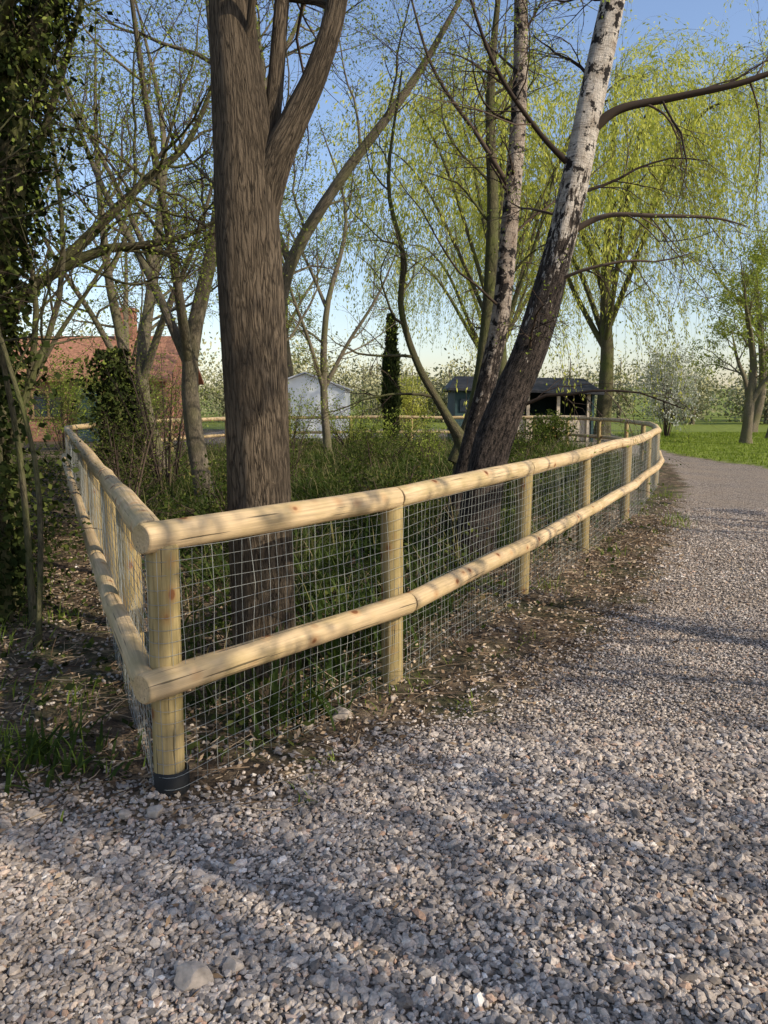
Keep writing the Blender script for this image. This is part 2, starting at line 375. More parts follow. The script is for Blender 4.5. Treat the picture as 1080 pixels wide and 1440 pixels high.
# ---------------------------------------------------------------- fence
fence=empty('wooden_fence')
Z_T,Z_L=1.02,.475
def outward(pts,sgn):
    d=np.diff(pts,axis=0);d=nrm(d);n=np.stack([d[:,1],-d[:,0]],1)*sgn
    m=np.vstack([n[:1],nrm(n[:-1]+n[1:]),n[-1:]]);return m
posts=MB();top=MB();low=MB();wire=MB();sl=MB()
R_=np.array(fence_pts);B_=np.array(back_pts);L_=np.array(left_pts)
oR,oB,oL=outward(R_,1),outward(B_,1),outward(L_,-1)
def post(p,r=.06,h=.99,S=24):
    x,y=p;k=np.array([-.3,.0,.3,.6,.9,h-.01,h]);P=np.stack([x+rng.normal()*.004+k*rng.normal()*.008,y+k*rng.normal()*.008,k],1)[None]
    rr=np.array([1,1,1,1,1,1,.93])[None]*r
    tubes(posts,P,rr,S,cap=True)
done=set()
for arr in (R_,B_,L_):
    for q in arr:
        key=(round(q[0],2),round(q[1],2))
        if key in done: continue
        done.add(key);post(q,.058)
def rail(mb,a,b,r,gap=.003):
    a=np.array(a,float);b=np.array(b,float);d=b-a;l=np.linalg.norm(d);d/=l
    ts=np.r_[gap,gap+.008,np.linspace(.06,.94,9)*l,l-gap-.008,l-gap]
    bow=rng.normal()*.010;P=a+d*ts[:,None]+np.array([0,0,1])*bow*np.sin(np.pi*ts/l)[:,None]
    w=r*(1+rng.uniform(-.05,.05)+.025*np.sin(ts*2.1+rng.uniform(0,6))+.015*np.sin(ts*9+rng.uniform(0,6)));w[0]*=.9;w[-1]*=.9
    tubes(mb,P[None],w[None],32,cap=True,bumpy=.012)
def railrun(mb,arr,o,off,z,r,start=None,end=None):
    pts=np.c_[arr+o*off,np.full(len(arr),z)]
    if start is not None: pts[0]=start
    if end is not None: pts[-1]=end
    for i in range(len(pts)-1): rail(mb,pts[i],pts[i+1],r)
railrun(top,R_,oR,.02,Z_T,.058,start=np.array([-.875,2.71,Z_T]));railrun(top,L_,oL,.02,Z_T+.004,.054,start=np.array([-.86,2.80,Z_T+.004]));railrun(top,B_,oB,.02,Z_T,.058)
railrun(low,R_,oR,.102,Z_L,.053,start=np.array([-.872,2.635,.485]));railrun(low,L_,oL,.102,Z_L,.048,start=np.array([-.872,2.70,.485]));railrun(low,B_,oB,.102,Z_L,.053)
def netting(pts,step,zs,r,S=3):
    pts=np.array(pts)
    d=np.r_[0,np.cumsum(np.linalg.norm(np.diff(pts,axis=0),axis=1))]
    n=int(d[-1]/.25)+2;s=np.unique(np.r_[np.linspace(0,d[-1],n),d[1:-1]])
    px=np.interp(s,d,pts[:,0]);py=np.interp(s,d,pts[:,1])
    for k,z in enumerate(zs):
        wz=z+.008*np.sin(s*3.1+z*3)+.005*np.sin(s*7+k);dn=.006*np.sin(s*2.3+z*5)
        tubes(wire,np.stack([px+dn,py-dn,wz],1)[None],np.full((1,len(s)),r),S,smooth=False)
    sv=np.arange(step/2,d[-1],step);zz=np.linspace(zs[0]-.02,zs[-1],6)
    vx=np.interp(sv,d,pts[:,0]);vy=np.interp(sv,d,pts[:,1])
    w=.006*np.sin(vx[:,None]*2.3*1.7+zz[None]*5)
    P=np.stack([vx[:,None]+w+.004*rng.normal(size=(len(sv),6)),vy[:,None]-w,np.tile(zz,(len(sv),1))],-1)
    tubes(wire,P,np.full(P.shape[:2],r),S,smooth=False)
zs=np.arange(.02,.98,.05)
cw=np.array([[-.815,2.78]])
corner=[cw[0]+.064*nrm(np.array([-.55,-.85])),cw[0]+.064*nrm(np.array([-.1,-1])),cw[0]+.064*nrm(np.array([.35,-.9]))]
netting(np.vstack([(L_+oL*.063)[::-1][:-1],cw+.063*oL[0],corner,R_+oR*.063]),.05,zs,.0011)
netting(B_+oB*.063,.1,np.arange(.03,.98,.1),.0015)
P=np.array([[[-.815,2.78,-.05],[-.815,2.78,.0],[-.815,2.78,.115],[-.815,2.78,.12]]]);tubes(sl,P,np.array([[.067,.067,.066,.061]]),28)
posts.obj('fence_posts',[M_post],fence);top.obj('top_rails',[M_rail],fence);low.obj('lower_rails',[M_rail],fence)
wire.obj('wire_netting',[M_wire],fence);sl.obj('post_sleeve',[M_sleeve],fence)

# ---------------------------------------------------------------- trees
def tree(name,limbs,specs,leaf=None,mats=None,S0=20,K0=24,bumpy=.03,flare=.3,extra=None,tw=2,limbmat=0,bm=0):
    mb=MB();Ps=[];Rs=[]
    for c in limbs:
        P,R=limb(c,K0);Ps.append(P);Rs.append(R)
    P=np.stack(Ps);R=np.stack(Rs)
    tubes(mb,P[:1],R[:1],S0,0,bumpy=bumpy,flare=flare)
    if len(P)>1: tubes(mb,P[1:],R[1:],max(10,S0//2),limbmat,bumpy=bumpy*.7)
    cur=(P,R);lv=[cur]
    for k,s in enumerate(specs):
        s=dict(s);sd=s.pop('S',4);cur=grow(*cur,**s);lv.append(cur)
        tubes(mb,cur[0],cur[1],sd,bm if k==0 else tw)
    if leaf:
        lf=dict(leaf);leaves(mb,*lv[-1],**lf)
    if extra: extra(mb,lv)
    return mb.obj(name,mats)
def ivy(mb,P,R,n,L=.055,thick=.12,mat=1,t0=0,t1=1):
    t=rng.uniform(t0,t1,n)[None];pos,T,r=sample(P[None],R[None],t);pos,T,r=pos[0],T[0],r[0]
    o=nrm(np.cross(T,rng.normal(size=(n,3))));k=1+.6*np.sin(pos[:,2]*3+5*o[:,0])+.4*np.sin(pos[:,2]*7+3*o[:,1])
    pos=pos+o*(r+np.abs(rng.normal(size=n))*thick*np.clip(k,.2,2))[:,None]
    d=nrm(o*.6+rng.normal(size=(n,3))*.6+np.array([0,0,-.6]))
    leafquads(mb,pos,d,L,L*.85,mat,np.clip(.45*rng.random(n)+.3+.25*np.sin(pos[:,2]*5+o[:,0]*4),0,1))

tree('oak_tree',[
 [(-.63,4.0,-.1,.180),(-.64,4.0,.4,.168),(-.66,4.0,1.4,.163),(-.68,4.0,2.3,.162),(-.69,4.02,2.75,.15),(-.73,4.05,3.2,.12),(-.77,4.1,3.7,.10),(-.87,4.2,5,.08),(-.9,4.3,7,.05),(-1.1,4.4,9,.01)],
 [(-.62,4.0,2.38,.08),(-.54,3.98,2.66,.080),(-.43,3.97,2.88,.066),(-.32,3.97,3.1,.056),(-.22,4,3.45,.050),(-.14,4.05,4.2,.042),(.2,4.2,6,.03),(.3,4.2,8,.01)],
 [(-.60,4.02,2.65,.05),(-.55,4.05,2.95,.042),(-.52,4.1,3.3,.038),(-.49,4.2,3.8,.035),(-.45,4.5,5,.03),(-.4,5,8,.01)]],
 [dict(n=7,t0=.52,t1=1,L=1.8,ang=50,curl=.18,up=.05,K=9,S=7,rr=.5,rmax=.022),dict(n=8,t0=.2,t1=1,L=.8,ang=45,curl=.2,up=.02,K=6,S=4,rr=.5,rmax=.009),dict(n=6,t0=.1,t1=1,L=.35,ang=40,curl=.2,up=0,K=4,S=3,rr=.6)],
 dict(n=2,L=.028,W=.018,spread=.02),[M_bark,L_spring,M_twig],S0=64,K0=90,bumpy=.024,flare=.12)

tree('silver_birch_tree',[
 [(.80,7.0,-.1,.205),(.86,7,.4,.185),(.96,7,1.04,.172),(1.13,7,1.55,.158),(1.33,7,2.05,.148),(1.57,7,2.97,.126),(1.76,7,4.02,.112),(1.93,7,4.87,.10),(2.2,7,6.5,.07),(2.4,7,9,.015)],
 [(1.74,7,3.80,.055),(2.0,6.95,3.98,.036),(2.4,6.9,4.05,.030),(2.9,6.8,4.12,.025),(3.5,6.7,4.25,.018),(4.4,6.6,4.2,.006)],
 [(1.56,7,2.95,.035),(1.9,6.9,3.1,.022),(2.3,6.8,3.08,.017),(2.75,6.7,3.04,.011),(3.0,6.6,2.95,.004)],
 [(1.95,7,4.9,.06),(1.85,7.05,5.3,.05),(1.7,7.1,6.2,.04),(1.4,7,8,.01)],
 [(1.66,7.0,3.5,.03),(1.3,6.9,3.8,.02),(.9,6.8,4.3,.016),(.6,6.7,5.0,.008)]],
 [dict(n=10,t0=.3,t1=1,L=1.5,ang=55,curl=.16,up=-.03,K=9,S=6,rr=.35,rmax=.018),dict(n=8,t0=.15,t1=1,L=.75,ang=45,curl=.16,up=-.10,K=7,S=3,rr=.5,rmax=.007),dict(n=6,t0=.1,t1=1,L=.38,ang=35,curl=.14,up=-.15,K=4,S=3,rr=.7,rmax=.004)],
 dict(n=2,L=.026,W=.018,spread=.02),[M_birch,L_spring,M_twig],S0=48,K0=60,bumpy=.035,flare=.15,limbmat=2,bm=2)
tree('silver_birch_tree',[
 [(.72,8.6,-.1,.13),(.94,8.5,.94,.112),(1.23,8.5,2.25,.10),(1.34,8.5,3.5,.090),(1.405,8.5,4.56,.080),(1.40,8.5,5.6,.068),(1.3,8.5,8,.04),(1.3,8.6,10,.01)],
 [(1.36,8.5,3.7,.03),(1.0,8.4,4.2,.022),(.5,8.4,4.9,.016),(.2,8.4,5.8,.008)]],
 [dict(n=14,t0=.3,t1=1,L=1.6,ang=50,curl=.16,up=0,K=9,S=5,rr=.35,rmax=.016),dict(n=9,t0=.15,t1=1,L=.8,ang=45,curl=.16,up=-.08,K=6,S=3,rr=.5,rmax=.007),dict(n=7,t0=.1,t1=1,L=.35,ang=35,curl=.14,up=-.12,K=4,S=3,rr=.7,rmax=.004)],
 dict(n=2,L=.028,W=.018,spread=.03),[M_birch2,L_spring,M_twig],S0=32,K0=40,limbmat=2,bm=2)
tree('alder_tree',[
 [(.80,9.2,-.1,.12),(.95,9.2,.9,.10),(.75,9.2,1.35,.055),(.40,9.2,1.95,.042),(.20,9.2,2.6,.036),(.22,9.2,3.2,.03),(.05,9.2,4.0,.022),(.2,9.2,5.2,.01)],
 [(.85,9.2,.8,.10),(1.1,9.3,1.5,.085),(1.25,9.5,2.5,.08),(1.3,9.6,3.8,.07),(1.25,9.6,5.2,.05),(1.4,9.6,7,.01)]],
 [dict(n=9,t0=.3,t1=1,L=1.6,ang=50,curl=.2,up=.05,K=9,S=5,rr=.5,rmax=.02),dict(n=8,t0=.2,t1=1,L=.7,ang=45,curl=.2,up=0,K=6,S=3,rr=.5,rmax=.009),dict(n=7,t0=.1,t1=1,L=.3,ang=40,curl=.2,up=0,K=4,S=3,rr=.7,rmax=.004)],
 dict(n=2,L=.03,W=.02,spread=.03),[M_bark3,L_spring,M_twig],S0=18,K0=30)
tree('ash_tree',[
 [(-1.75,10,-.1,.13),(-1.6,10,1.2,.11),(-1.4,10,2.3,.09),(-1.17,10,3.25,.08),(-.53,10,4.27,.065),(.43,10,5.5,.045),(1.3,10,7.0,.01)],
 [(-1.17,10,3.2,.05),(-1.5,10.1,4.2,.04),(-1.5,10.2,5.6,.025),(-1.9,10.3,8,.01)]],
 [dict(n=11,t0=.25,t1=1,L=1.9,ang=50,curl=.18,up=.06,K=9,S=5,rr=.5,rmax=.02),dict(n=9,t0=.2,t1=1,L=.8,ang=45,curl=.2,up=0,K=6,S=3,rr=.5,rmax=.009),dict(n=7,t0=.1,t1=1,L=.35,ang=40,curl=.2,up=0,K=4,S=3,rr=.7,rmax=.004)],
 dict(n=2,L=.035,W=.022,spread=.03),[M_bark2,L_spring,M_twig],S0=20,K0=30)

def generic(name,x,y,h,r,lean=(0,0),leafn=6,leafL=.035,n1=12,n2=9,n3=8,bark=M_bark2,leaf=L_spring,t0=.35,spread=1.0,ivyn=0,fork=True,up=.06,tr=.005,tm=.018,ls=.05):
    def c(dx,dy,s=1.0):
        w=rng.normal(size=(5,2))*h*.022
        return [(x+dx*k*h+w[q][0]*(k>0),y+dy*k*h+w[q][1]*(k>0),k*h-.1,max(r*(1-k)**.8*s,.008)) for q,k in enumerate([0,.22,.45,.72,1.0])]
    limbs=[c(lean[0],lean[1])]
    if fork:
        b=limbs[0][1];b2=limbs[0][2]
        a1=rng.uniform(0,6.28)
        for bb,aa,sc in((b,a1,.55),(b2,a1+2.5,.45),(b,a1+4.2,.4)):
            dx,dy=math.cos(aa),math.sin(aa)
            limbs.append([(bb[0],bb[1],bb[2],bb[3]*.7),(bb[0]+dx*h*.07,bb[1]+dy*h*.07,bb[2]+h*.13,bb[3]*.5),(bb[0]+dx*h*.16*spread,bb[1]+dy*h*.16*spread,bb[2]+h*.27,bb[3]*.35),(bb[0]+dx*h*.24*spread,bb[1]+dy*h*.24*spread,bb[2]+h*.45,.01)])
    ex=None
    if ivyn:
        def ex(mb,lv): 
            ivy(mb,lv[0][0][0],lv[0][1][0],ivyn,mat=3,t1=.75)
            for q in range(1,len(lv[0][0])): ivy(mb,lv[0][0][q],lv[0][1][q],ivyn//4,mat=3,thick=.08,t1=.6)
    return tree(name,limbs,[dict(n=n1 if not fork else max(4,n1//2),t0=t0,t1=1,L=h*.24*spread,ang=52,curl=.17,up=up,K=9,S=5,rr=.5,rmax=.035),dict(n=n2,t0=.2,t1=1,L=h*.11,ang=46,curl=.2,up=.02,K=6,S=3,rr=.5,rmax=tm),dict(n=n3,t0=.1,t1=1,L=h*.05,ang=42,curl=.2,up=0,K=4,S=3,rr=.6,rmax=tr)],
      dict(n=leafn,L=leafL,W=leafL*.6,spread=ls) if leafn else None,[bark,leaf,M_twig,L_ivy],S0=18,K0=20,extra=ex)
generic('ivy_clad_tree',-2.72,5.2,8,.14,(.0,.0),2,.03,12,8,6,M_bark3,ivyn=9000,t0=.3,tm=.01)
generic('ivy_clad_tree',-4.1,7.6,9,.17,(.01,0),2,.03,12,8,6,M_bark3,ivyn=9000,tm=.012)
generic('ivy_clad_tree',-3.35,6.1,7,.10,(-.03,.03),2,.03,10,8,6,M_bark3,ivyn=4500,tm=.01)
for (x,y,lx,ly,r) in [(-2.75,4.9,.03,.02,.03),(-2.35,5.0,.03,.04,.024),(-2.45,4.6,-.04,.02,.022),(-2.6,5.6,.05,.0,.03),(-2.15,4.6,-.05,.03,.018),(-3.0,6.3,.02,.0,.035)]:
    generic('hazel_tree',x,y,5.5,r,(lx,ly),3,.028,9,7,5,M_bark3,fork=False,tm=.008)
generic('hazel_tree',-3.2,6.6,6,.05,(.04,.0),3,.03,12,8,6,M_bark3,tm=.01)
generic('ash_tree',-2.35,10.2,9.5,.13,(.005,.0),3,.04,14,9,8,M_bark2,t0=.35,tm=.012)
generic('ash_tree',-4.1,14.5,9,.14,(-.02,.0),4,.045,14,9,8,M_bark2,t0=.3,tm=.012)
generic('ash_tree',-7.2,12,9,.17,(.02,.0),4,.045,14,9,8,M_bark3,t0=.3,ivyn=3000,tm=.012)
generic('ash_tree',-6.3,18,10,.15,(.02,.0),4,.06,14,9,8,M_bark2,t0=.25,tm=.014)
generic('ash_tree',-9.5,9,9,.17,(.02,.0),3,.05,12,9,8,M_bark3,t0=.3)
tree('field_maple_tree',[
 [(-4.3,8.3,-.1,.17),(-4.25,8.3,1.2,.15),(-4.1,8.2,2.3,.13),(-4.2,8.2,4,.1),(-4.3,8.2,6.5,.02)],
 [(-4.1,8.2,2.2,.08),(-3.5,8,2.7,.06),(-2.85,8,3.02,.05),(-2.4,8,3.08,.038),(-1.9,8,3.2,.025),(-1.3,7.9,3.5,.01)],
 [(-3.3,8,2.85,.06),(-2.75,8,3.35,.05),(-2.3,8,3.75,.038),(-1.9,8,4.1,.03),(-1.5,8,5.0,.01)]],
 [dict(n=11,t0=.3,t1=1,L=1.5,ang=50,curl=.2,up=.07,K=9,S=5,rr=.5,rmax=.02),dict(n=9,t0=.2,t1=1,L=.7,ang=45,curl=.2,up=.02,K=6,S=3,rr=.5,rmax=.009),dict(n=7,t0=.1,t1=1,L=.3,ang=40,curl=.2,up=0,K=4,S=3,rr=.7,rmax=.004)],
 dict(n=3,L=.033,W=.02,spread=.03),[M_bark3,L_spring,M_twig],S0=18,K0=26)
# roadside trees to the right of the drive: separate leafy sprays with clear gaps (dappled shade)
generic('lime_tree',9.8,-3.4,9,.2,(.0,.0),12,.11,10,4,3,M_bark2,t0=.3,spread=1.2,ls=.10)
generic('cherry_tree',5.0,-.7,6.3,.13,(.0,.0),12,.09,12,5,3,M_bark2,t0=.15,spread=1.3,ls=.07)
generic('cherry_tree',7.6,1.9,6.3,.12,(.0,.0),9,.09,10,4,3,M_bark2,t0=.2,spread=1.2,ls=.07)
generic('cherry_tree',11.5,6.0,6.5,.12,(.0,.0),9,.09,10,4,3,M_bark2,t0=.2,spread=1.2,ls=.07)
generic('ash_tree',-1.5,21,9,.12,(.01,0),4,.06,12,9,8,M_bark2,t0=.25)
generic('ash_tree',13.6,29,7,.2,(-.08,.0),6,.09,12,9,7,M_bark2,t0=.3,spread=1.3)
generic('ash_tree',16.5,33,7,.18,(.05,.0),5,.09,12,9,7,M_bark2,t0=.3,spread=1.3)
generic('ash_tree',19,40,11,.25,(.0,.0),5,.11,12,9,7,M_bark2,t0=.3,spread=1.2)
generic('ash_tree',-13,26,12,.2,(.0,.0),4,.08,14,9,8,M_bark2,t0=.4)
generic('ash_tree',-5,42,12,.25,(.0,.0),5,.10,14,9,8,M_bark2,t0=.3)

def willow(x,y,h,r,sp,ns,nl,ll=.38):
    limbs=[[(x,y,-.1,r),(x+.1,y,h*.2,r*.85),(x-.1,y,h*.4,r*.6),(x,y,h*.7,r*.35),(x,y,h*.93,.03)]]
    for k in range(7):
        a=k/7*6.283+rng.uniform(-.3,.3);dx,dy=math.cos(a)*sp,math.sin(a)*sp;z0=h*rng.uniform(.2,.4);q=rng.uniform(.75,1.1)
        limbs.append([(x,y,z0,r*.4),(x+dx*.25,y+dy*.25,z0+h*.18,r*.3),(x+dx*.55*q,y+dy*.55*q,z0+h*.36,r*.2),(x+dx*.8*q,y+dy*.8*q,z0+h*.45,r*.12),(x+dx*q,y+dy*q,z0+h*.46,.03)])
    return tree('weeping_willow_tree',limbs,[dict(n=6,t0=.4,t1=1,L=sp*.5,ang=50,curl=.18,up=.03,K=8,S=4,rr=.5,rmax=.05),
      dict(n=ns,t0=.15,t1=1,L=h*ll,ang=60,curl=.07,up=-.38,K=12,S=3,rr=.25,rmax=.010,taper=.4)],
      dict(n=nl,L=.16,W=.045,spread=.06,follow=1.2,down=.6),[M_bark3,L_willow,M_twig],S0=18,K0=18)
willow(9.6,34,16.5,.34,6.8,30,58,.44)
willow(3.6,24.5,13.5,.20,4.3,14,36)
willow(6.5,46,15,.38,6.5,12,40)

def column(name,x,y,h,w,mat,n,L):
    mb=MB();P,R=limb([(x,y,-.1,.08),(x,y,h*.5,.05),(x,y,h,.01)],8);tubes(mb,P[None],R[None],8)
    t=rng.random(n)**.8;z_=t*h;rad=w*(np.clip(t*6,0,1)**.6)*np.clip((1.02-t)*2.2,0,1)**.6*(1+.18*np.sin(z_*5)+.1*np.sin(z_*13))
    a=rng.uniform(0,6.28,n);rr=rad*np.sqrt(rng.uniform(.3,1,n))*(1+.12*np.sin(3*a+z_*2))
    pos=np.stack([x+rr*np.cos(a),y+rr*np.sin(a),z_],1);d=nrm(np.stack([np.cos(a)*.4,np.sin(a)*.4,np.ones(n)],1)+rng.normal(size=(n,3))*.3)
    leafquads(mb,pos,d,L,L*.35,1);return mb.obj(name,[M_twig,mat])
column('cypress_tree',.24,26.6,4.4,.26,L_dark,9000,.16)
mb=MB();P,R=limb([(-5.0,14.4,-.1,.2),(-4.95,14.4,1.2,.17),(-5.0,14.4,2.5,.1)],12);tubes(mb,P[None],R[None],10);ivy(mb,P,R,5000,.09,.18);mb.obj('ivy_clad_stump',[M_bark3,L_ivy])
def shrub(name,x,y,h,w,mat,nst=12,leafn=10,leafL=.05,bark=M_twig):
    mb=MB();Ps=[];Rs=[]
    for k in range(nst):
        a=rng.uniform(0,6.28);q=rng.uniform(.2,1)*w;hh=h*rng.uniform(.6,1)
        P,R=limb([(x+math.cos(a)*q*.1,y+math.sin(a)*q*.1,-.05,.018),(x+math.cos(a)*q*.5,y+math.sin(a)*q*.5,hh*.5,.012),(x+math.cos(a)*q,y+math.sin(a)*q,hh,.004)],10);Ps.append(P);Rs.append(R)
    c=(np.stack(Ps),np.stack(Rs));tubes(mb,*c,4)
    c=grow(*c,8,.15,1,h*.4,50,.2,.05,6,.6);tubes(mb,*c,3)
    c=grow(*c,6,.1,1,h*.18,45,.2,0,4,.6,.004);tubes(mb,*c,3)
    leaves(mb,*c,leafn,leafL,leafL*.6,spread=.05);return mb.obj(name,[bark,mat])
shrub('blossom_shrub',12.8,35,4.2,1.3,L_blossom,16,12,.10)
for (x,y,h,w,m,ns,ln,ll) in [(-2.4,19,1.8,1.4,L_spring,14,5,.05),(-.8,22,1.5,1.4,L_spring,14,5,.06),(-3.4,12,2.4,1.0,L_spring,12,4,.035),(-5.6,17,2.4,1.2,L_spring,14,6,.05),(-8.0,15,2.8,1.5,L_spring,16,7,.05),
  (-3.0,8.8,1.5,.7,L_bramble,8,4,.03),(1.0,31,2.6,1.2,L_willow,12,7,.09),(-4.5,6.3,2.2,1.0,L_bramble,12,6,.05),(-5.8,9.5,2.2,1.1,L_spring,12,5,.045),(-.2,15,1.1,1.0,L_bramble,10,6,.05),(-1.6,13,1.3,.9,L_bramble,10,5,.04),(1.0,17.5,1.2,1.1,L_spring,10,5,.05),(3.4,19,1.2,1.2,L_bramble,10,6,.06),(-7,11,2.2,1.3,L_spring,12,5,.045),(-7.6,24,2.2,1.3,L_spring,12,7,.06),(-10.4,25,2.8,1.6,L_spring,14,8,.07),
  (0.1,8.2,.9,.8,L_bramble,10,6,.04),(-1.3,7.2,.9,.7,L_bramble,10,6,.04),(1.7,10.5,1.0,.9,L_bramble,10,6,.045)]:
    shrub('hawthorn_shrub',x,y,h,w,m,ns,ln,ll)
shrub('laurel_shrub',5.0,24,1.1,1.0,L_bramble,12,9,.07)

# ---------------------------------------------------------------- ground vegetation
def blades(mb,x,y,h,w,lean,mat=0,S=5,rn=None):
    N=len(x);a=rng.uniform(0,6.28,N);d=np.stack([np.cos(a),np.sin(a)],1);s=np.linspace(0,1,S)
    out=lean*h
    px=x[:,None]+d[:,[0]]*out[:,None]*s**1.8;py=y[:,None]+d[:,[1]]*out[:,None]*s**1.8
    pz=gh(x,y)[:,None]-.02+h[:,None]*(s-.38*lean[:,None]*s**3)
    ww=w[:,None]*(1-s**2.2)*.5+.0006
    sd=np.stack([-d[:,1],d[:,0]],1)
    A=np.stack([px+sd[:,[0]]*ww,py+sd[:,[1]]*ww,pz],-1);B=np.stack([px-sd[:,[0]]*ww,py-sd[:,[1]]*ww,pz],-1)
    V=np.stack([A,B],2).reshape(-1,3)
    k=np.arange(S-1)[None]*2+np.arange(N)[:,None]*S*2;k=k.ravel()
    mb.add(V,np.stack([k,k+1,k+3,k+2],1),mat,False,None,np.repeat(rng.random(N) if rn is None else rn,S*2))
mb=MB()
n=3300;cx=rng.uniform(-6.5,7,n);cy=2.9+rng.random(n)**1.3*25;sd=sdpoly(cx,cy,encl);wv=wob(cx,cy,1.3)
k=(sd>.45)&(rng.random(n)<.25+.75*np.clip((sd-.5)/1.0,0,1))&(wv+.35*rng.normal(size=n)>-.3);cx,cy=cx[k],cy[k]
ex=[(-.25,3.95),(.0,4.7),(.35,5.3),(-.95,3.55),(-.1,4.4),(-1.2,4.3),(.6,6.0),(-.3,5.2),(-.9,5),(-.35,3.55),(.15,4.95),(1.2,7.2),(1.6,8),(-.3,4.5),(.05,4.3),(-.5,3.45)]
cx=np.r_[cx,[e[0] for e in ex],[-1.35,-1.5,-1.25]];cy=np.r_[cy,[e[1] for e in ex],[3.1,2.95,2.95]]
m=26;hb=rng.uniform(.28,.66,len(cx))*(1+.35*wob(cx,cy,.9));hh=np.repeat(hb,m)*rng.uniform(.45,1.2,len(cx)*m)
hh[-3*m:]*=.4
px=np.repeat(cx,m)+rng.normal(size=len(hh))*.09;py=np.repeat(cy,m)+rng.normal(size=len(hh))*.09
rn=np.clip(np.repeat(rng.random(len(cx))**1.3,m)*.60+rng.random(len(hh))*.40,0,1)
blades(mb,px,py,hh,rng.uniform(.010,.024,len(hh)),rng.uniform(.2,1.3,len(hh)),rn=rn)
n=6500;x=rng.uniform(-6,6,n);y=3.2+rng.random(n)*22;k=sdpoly(x,y,encl)>.25;x,y=x[k],y[k];n=len(x)
blades(mb,x,y,rng.uniform(.3,.85,n),np.full(n,.006),rng.uniform(.1,1.1,n),rn=rng.uniform(.80,.97,n))
mb.obj('reeds',[L_reed])
mb=MB();n=2500;x=rng.uniform(-8,6,n);y=3.3+rng.random(n)**1.2*18
k=(gmask(x,y)<.1)&((sdpoly(x,y,encl)>.35)|(x<-2.2-.42*(y-5)))&((np.hypot(x+2,y-4)>1.0));x,y=x[k],y[k];n=len(x)
p0=np.stack([x,y,gh(x,y)],1);a=rng.uniform(0,6.28,n);P=wander(p0,nrm(np.stack([np.cos(a)*.6,np.sin(a)*.6,np.ones(n)],1)),rng.uniform(.4,1.5,n),.12,-.28,10)
P[...,2]=np.maximum(P[...,2],.03);R=np.full((n,10),.0035);tubes(mb,P,R,3,0)
leaves(mb,P,R,24,.05,.038,spread=.05,t0=.05);mb.obj('brambles',[M_twig,L_bramble])
mb=MB();n=60000;x=rng.uniform(-10,7,n);y=3.0+rng.random(n)*24
k=(gmask(x,y)<.15)&(wob(x,y,1.1)+rng.normal(size=n)*.25>.0)&((x<-.3)|(sdpoly(x,y,encl)>.3));x,y=x[k],y[k]
pos=np.stack([x,y,gh(x,y)+rng.random(len(x))**2*.22*np.clip(y/5,.3,1.3)],1)
leafquads(mb,pos,nrm(rng.normal(size=pos.shape)*[1,1,.35]),.05,.036,0);mb.obj('ivy_ground_cover',[L_ivy])
mb=MB();n=50000;x=rng.uniform(-6,4.5,n);y=rng.uniform(2.3,10,n);k=(gmask(x,y)<.85*rng.random(n)+.05)&((x>-1.2)|(rng.random(n)<.5));x,y=x[k],y[k]
x2=rng.uniform(-3,5,1600);y2=rng.uniform(1.2,8,1600);x=np.r_[x,x2];y=np.r_[y,y2]
pos=np.stack([x,y,gh(x,y)+.012+rng.random(len(x))*.02],1)
leafquads(mb,pos,nrm(rng.normal(size=pos.shape)*[1,1,.25]),.034,.016,0)
n=9000;x=rng.uniform(-4,4.5,n);y=rng.uniform(2.3,10,n);k=gmask(x,y)<.95*rng.random(n);x,y=x[k],y[k];n=len(x)
p0=np.stack([x,y,gh(x,y)+.02],1);d=nrm(rng.normal(size=(n,3))*[1,1,.12]);ln=rng.uniform(.05,.25,n)[:,None]
P=np.stack([p0,p0+d*ln*.5+rng.normal(size=(n,3))*.008,p0+d*ln],1);P[...,2]=np.maximum(P[...,2],.008)
tubes(mb,P,np.tile([.0026,.002,.0012],(n,1)),3,0);mb.obj('leaf_litter',[L_litter])
mb=MB();n=50000;x=rng.uniform(8.3,24,n);y=rng.uniform(14,40,n);k=gmask(x,y)<.3;x,y=x[k],y[k]
blades(mb,x,y,rng.uniform(.05,.13,len(x)),np.full(len(x),.025),rng.uniform(.1,.8,len(x)),S=3);mb.obj('grass_lawn',[L_grass])
mb=MB();
spots=[(3.6,9.3,60),(3.8,9.8,60),(2.3,7.5,25),(-1.6,3.0,40),(-1.9,3.3,40),(-2.4,3.6,40),(-1.2,2.95,25),(4.6,12.2,50),(1.3,5.9,20)]
for q in range(70):
    t=rng.random();i=rng.integers(0,6);a_,b_=R_[i],R_[i+1];o=oR[i]*rng.uniform(-.25,.5);p=a_+(b_-a_)*t+o;spots.append((p[0],p[1],int(rng.integers(5,16))))
for q in range(55):
    yy=rng.uniform(2.95,6.5);xx=-1.15-.45*(yy-2.8)-rng.uniform(0,1.6);spots.append((xx,yy,int(rng.integers(15,40))))
for (a,b,c_) in spots:
    s_=.1 if c_>18 else .04
    x=a+rng.normal(size=c_)*s_;y=b+rng.normal(size=c_)*s_;hh=rng.uniform(.06,.2,c_)*(1 if c_>18 else .5);blades(mb,x,y,hh,rng.uniform(.004,.008,c_),rng.uniform(.2,1.1,c_),S=4)
mb.obj('grass_tufts',[L_grass])

